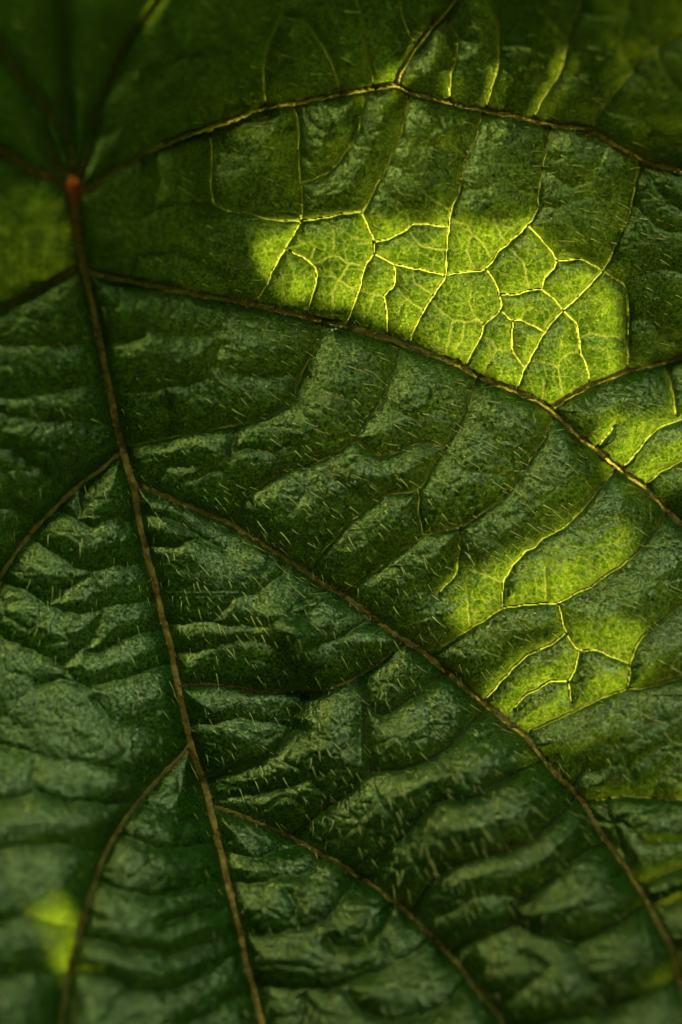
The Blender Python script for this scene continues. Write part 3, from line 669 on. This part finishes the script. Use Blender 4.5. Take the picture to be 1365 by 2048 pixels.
HALF = [ [(190,-60),(345,-60),(300,40),(262,72),(220,40)],
 [(-100,230),(0,275),(60,310),(110,352),(60,358),(0,335),(-100,310)],
    # openings of the farther leaf only: one layer of shade
 [(-90,400),(40,380),(130,400),(148,470),(150,530),(90,560),(0,600),(-90,640)],
 [(870,120),(1000,60),(1170,-40),(1450,-80),(1450,260),(1330,300),(1200,240),(1070,236),(900,206)],
 [(900,850),(1100,830),(1300,700),(1450,700),(1450,1120),(1380,1500),(1300,1480),(1060,1500),(880,1320),(860,1150),(820,1000)],
 [(420,640),(560,640),(620,720),(560,800),(420,790)],
 [(1180,1560),(1450,1540),(1450,2010),(1360,2000),(1290,1820)],
 [(840,240),(1250,330),(1290,480),(1240,560),(1060,440),(820,400),(480,380),(430,300)],
 [(20,1650),(190,1700),(180,1900),(120,1980),(0,1960)],
 [(480,1270),(520,1230),(620,1190),(650,1240),(580,1320),(520,1350)],
 [(-60,200),(100,230),(80,340),(-60,330)],
]
SIEVE = []
for k_, (pl, rd) in enumerate([(HALF[2], 3.8), ([(470,500),(520,445),(570,418),(650,402),(730,370),(800,385),(905,370),(1000,400),(1070,385),(1130,440),(1205,490),(1270,560),(1300,640),(1290,745),(1240,755),(1245,640),(1190,545),(1090,455),(1000,452),(900,430),(820,455),(720,430),(600,446),(540,470),(515,520)], 6.4), ([(880,1150),(1000,1060),(1200,1020),(1300,1060),(1250,1100),(1180,1060),(1035,1100),(905,1170),(880,1260)], 3.8), ([(1195,-60),(1450,-60),(1450,250),(1330,285),(1215,235)], 4.8), ([(1260,500),(1420,480),(1420,700),(1290,720)], 4.2),
        ([(1120,960),(1290,1070),(1290,1260),(1150,1215),(1260,1110),(1250,1050),(1060,1060)], 3.4), ([(1285,1230),(1420,1150),(1420,1350),(1290,1370)], 4.0), ([(1180,1420),(1420,1400),(1420,1560),(1200,1570)], 4.2), ([(1230,1640),(1420,1620),(1420,1930),(1360,1930)], 4.6),
        ([(850,250),(1240,340),(1260,480),(1120,440),(1060,400),(850,400),(620,400),(440,370),(430,290)], 3.8), ([(900,1330),(960,1400),(1060,1300),(1110,1230),(930,1275)], 4.2), ([(30,1700),(95,1740),(60,1790),(20,1800)], 5.5), ([(165,1850),(190,1780),(185,1900)], 4.0), ([(480,1290),(530,1240),(560,1260),(560,1350),(500,1360)], 5.0), ([(430,650),(600,670),(600,760),(430,770)], 4.2)]):
    SIEVE += sieve(pl, 25 if k_ else 18, rd, k_)
def shade_leaf(name, label, g, holes, outline, seed, mt):
    rg = np.random.default_rng(seed)
    root = empty(name, label, "leaf")
    pts, edges = [], []
    def ring(P):
        s = len(pts)
        for q in P: pts.append(Vector((float(q[0]), float(q[1]))))
        for i in range(len(P)): edges.append((s+i, s+(i+1) % len(P)))
    sc_ = 1000.0
    OR = np.array(outline, float)
    OR = spline(OR, 25, True); a = np.arange(len(OR)); c = OR.mean(0)
    OR = OR+(OR-c)/np.linalg.norm(OR-c, axis=1)[:, None]*(((a*.17) % 1)*22)[:, None]
    c_m = np.array([0., -.005])
    OR = np.stack([c_m[0]+OR[:, 0]*S, c_m[1]+OR[:, 1]*S], 1)*sc_
    ring(OR)
    polys = []
    for hp in holes:
        P = np.array(hp, float) if len(hp) == 6 and isinstance(hp[0][0], float) else spline(hp, 14, True)
        P = P+rg.normal(0, .6 if len(P) == 6 else 1.6, P.shape)
        x, y = sun_to(P[:, 0], P[:, 1], g); Q_ = np.stack([x, y], 1)*sc_; polys.append(Q_); ring(Q_)
    lo, hi = OR.min(0), OR.max(0)
    gx, gy = np.meshgrid(np.arange(lo[0], hi[0], 5.0), np.arange(lo[1], hi[1], 5.0)); gx = gx.ravel()+rg.uniform(-1, 1, gx.size); gy = gy.ravel()+rg.uniform(-1, 1, gy.size)
    ok = inside(gx, gy, OR)
    for q in np.stack([gx, gy], 1)[ok]: pts.append(Vector(q))
    vo, eo, fo, *_ = geometry.delaunay_2d_cdt(pts, edges, [], 0, 1e-4)
    vo = np.array([tuple(q) for q in vo]); fo = np.array([tuple(q) for q in fo])
    cc = vo[fo].mean(1); k = inside(cc[:, 0], cc[:, 1], OR)
    for Q_ in polys: k &= ~inside(cc[:, 0], cc[:, 1], Q_)
    fo = fo[k]; vo /= sc_
    z = cup(vo[:, 0], vo[:, 1], g)
    mesh("blade", np.c_[vo, z], fo, mt, root)
    # midrib of the leaf behind, on its far side
    n = 60; t = np.linspace(0, 1, n); x = c_m[0]-.10+.012*t; y = c_m[1]+.13-.24*t; r = .0011*(1-.7*t); a = np.linspace(0, 2*math.pi, 8, endpoint=False)
    zc = cup(x, y, g)-.0014
    v = np.stack([x[:, None]+r[:, None]*np.cos(a), y[:, None]+0*a[None], zc[:, None]+r[:, None]*np.sin(a)], -1).reshape(-1, 3)
    i = np.arange(n-1)[:, None]*8; kk = np.arange(8)[None]; k2 = (kk+1) % 8
    mesh("vein", v, np.stack([i+kk, i+k2, i+8+k2, i+8+kk], -1).reshape(-1, 4), M_side, root, {'red': np.zeros(len(v))})
    return root
def simple_leaf_mat(nm, ta, tb, fac):
    m, t, N, o = mat(nm); L = t.links.new
    n1 = N('TexNoise', i_Scale=60.0, i_Detail=4.0); tc = N('TexCoord'); L(tc.outputs['Object'], n1.inputs['Vector'])
    p = N('BsdfPrincipled'); L(ramp(N, t, n1.outputs['Fac'], [(.3, (.02, .05, .01)), (.7, (.04, .09, .015))]), p.inputs['Base Color']); p.inputs['Roughness'].default_value = .5
    tl = N('BsdfTranslucent'); L(ramp(N, t, n1.outputs['Fac'], [(.3, ta), (.7, tb)]), tl.inputs[0])
    mx = N('MixShader'); mx.inputs[0].default_value = fac; L(p.outputs[0], mx.inputs[1]); L(tl.outputs[0], mx.inputs[2]); L(mx.outputs[0], o.inputs[0]); return m
M_near = simple_leaf_mat('thin_shade_leaf', (.30, .55, .03), (.45, .75, .05), .6); M_back = simple_leaf_mat('thick_shade_leaf', (.02, .05, .002), (.04, .08, .004), .3)  # for the added shading leaves
OL = [(-2500,300),(-2250,-1200),(-1400,-2500),(0,-3100),(1300,-2600),(2250,-1400),(2500,0),(2300,1300),(1400,2500),(100,3100),(-1300,2500),(-2200,1500)]
shade_leaf("leaf", "unseen leaf added close behind the large hairy leaf, gaps cut to shape the sun patches", .11, GAPS+SIEVE, OL, 1, M_near)
OL = [(x*.97+80, y*1.02-60) for x, y in OL]
shade_leaf("leaf", "unseen wide leaf added farthest back, gaps cut to shape the sun patches", .155, GAPS+HALF, OL, 2, M_back)

# ------------------------------------------------------------------ unseen leaves added to block light: open towards the upper right front and along the sun's path
def shade_overhang():  # leaf added out of view to darken the upper left
    root = empty("leaf", "unseen dark leaf added out of view to shade the upper left of the large hairy leaf", "leaf")
    e = spline([(-.150,.0535),(-.10,.0532),(-.05,.0535),(-.018,.057),(.015,.066),(.045,.085),(.07,.11),(.05,.15),(-.02,.172),(-.10,.17),(-.16,.14),(-.175,.09)], .004, True)
    n = len(e); a = np.arange(n); c = e.mean(0); e = e+(e-c)/np.linalg.norm(e-c, axis=1)[:, None]*(((a*.21) % 1)*.002)[:, None]
    V_, F_ = [np.array([[*c, .066]])], []
    ks = np.linspace(.15, 1, 8)
    for q in ks:
        p = c+(e-c)*q; V_.append(np.c_[p, .066-.010*q*q+.002*np.sin(p[:, 0]*300)])
    for i in range(n): F_.append((0, 1+i, 1+(i+1) % n))
    for k_ in range(7):
        b0 = 1+k_*n; b1 = b0+n
        for i in range(n):
            j = (i+1) % n; F_ += [(b0+i, b1+i, b1+j), (b0+i, b1+j, b0+j)]
    mesh("blade", np.concatenate(V_), F_, M_back, root)
    t = np.linspace(0, 1, 40); x = -.16+.22*t; y = .10+.015*t; r_ = .0012*(1-.7*t); al = np.linspace(0, 6.283, 8, endpoint=False)
    v = np.stack([x[:, None]+0*al, y[:, None]+r_[:, None]*np.cos(al),   .0672+r_[:, None]*np.sin(al)-.008*((x[:, None]-c[0])/.11)**2], -1).reshape(-1, 3)
    i = np.arange(39)[:, None]*8; kk = np.arange(8)[None]; k2 = (kk+1) % 8
    mesh("midrib", v, np.stack([i+kk, i+k2, i+8+k2, i+8+kk], -1).reshape(-1, 4), M_side, root, {'red': np.zeros(len(v))})
shade_overhang()
def shade_thicket():  # added surround, cuts off the sky except for one opening
    g = np.random.default_rng(5); n = 9000
    m, t, N, o = mat("shade_thicket_leaf"); nz = N('TexNoise', i_Scale=5.0, i_Detail=3.0)
    p = N('BsdfPrincipled'); t.links.new(ramp(N, t, nz.outputs['Fac'], [(.3, (.012, .03, .006)), (.7, (.03, .07, .012))]), p.inputs['Base Color']); p.inputs['Roughness'].default_value = .6
    t.links.new(p.outputs[0], o.inputs[0])
    d = g.normal(0, 1, (n, 3)); d /= np.linalg.norm(d, axis=1)[:, None]; rad_ = g.uniform(.62, 1.05, n); c = d*rad_[:, None]
    open_dir = np.array([math.sin(OPEN_AZ)*math.cos(OPEN_EL), -math.cos(OPEN_AZ)*math.cos(OPEN_EL), math.sin(OPEN_EL)])
    a_open = np.degrees(np.arccos(np.clip(d@open_dir, -1, 1))); k = a_open > OPEN_W+g.normal(0, 2.5, n)
    along = c@sw; perp = np.linalg.norm(c-along[:, None]*sw, axis=1); k &= ~((along > 0) & (perp < .19))
    c = c[k]; d = d[k]; n = len(c)
    shp = np.array([(0,-.5,0),(.22,-.25,.05),(.30,.05,.07),(.16,.35,.04),(0,.6,-.03),(-.16,.35,.04),(-.30,.05,.07),(-.22,-.25,.05),(0,.05,0)])
    fa = np.array([(8,0,1),(8,1,2),(8,2,3),(8,3,4),(8,4,5),(8,5,6),(8,6,7),(8,7,0)])
    nr = d+g.normal(0, .35, (n, 3)); nr /= np.linalg.norm(nr, axis=1)[:, None]
    tt = np.cross(nr, g.normal(0, 1, (n, 3))); tt /= np.linalg.norm(tt, axis=1)[:, None]; ss = np.cross(nr, tt)
    sz = g.uniform(.10, .17, n)
    v = (shp[None, :, 0:1]*ss[:, None]+shp[None, :, 1:2]*tt[:, None]+shp[None, :, 2:3]*nr[:, None])*sz[:, None, None]+c[:, None]+ORG
    f = fa[None]+9*np.arange(n)[:, None, None]
    o = mesh("shade_foliage", v.reshape(-1, 3), f.reshape(-1, 3), m); o['kind'] = 'stuff'; o['label'] = "unseen dark leaves added all round the large hairy leaf to block light"; o['category'] = "shade_foliage"
shade_thicket()
print("blade faces", len(F4), "hairs", len(spots))
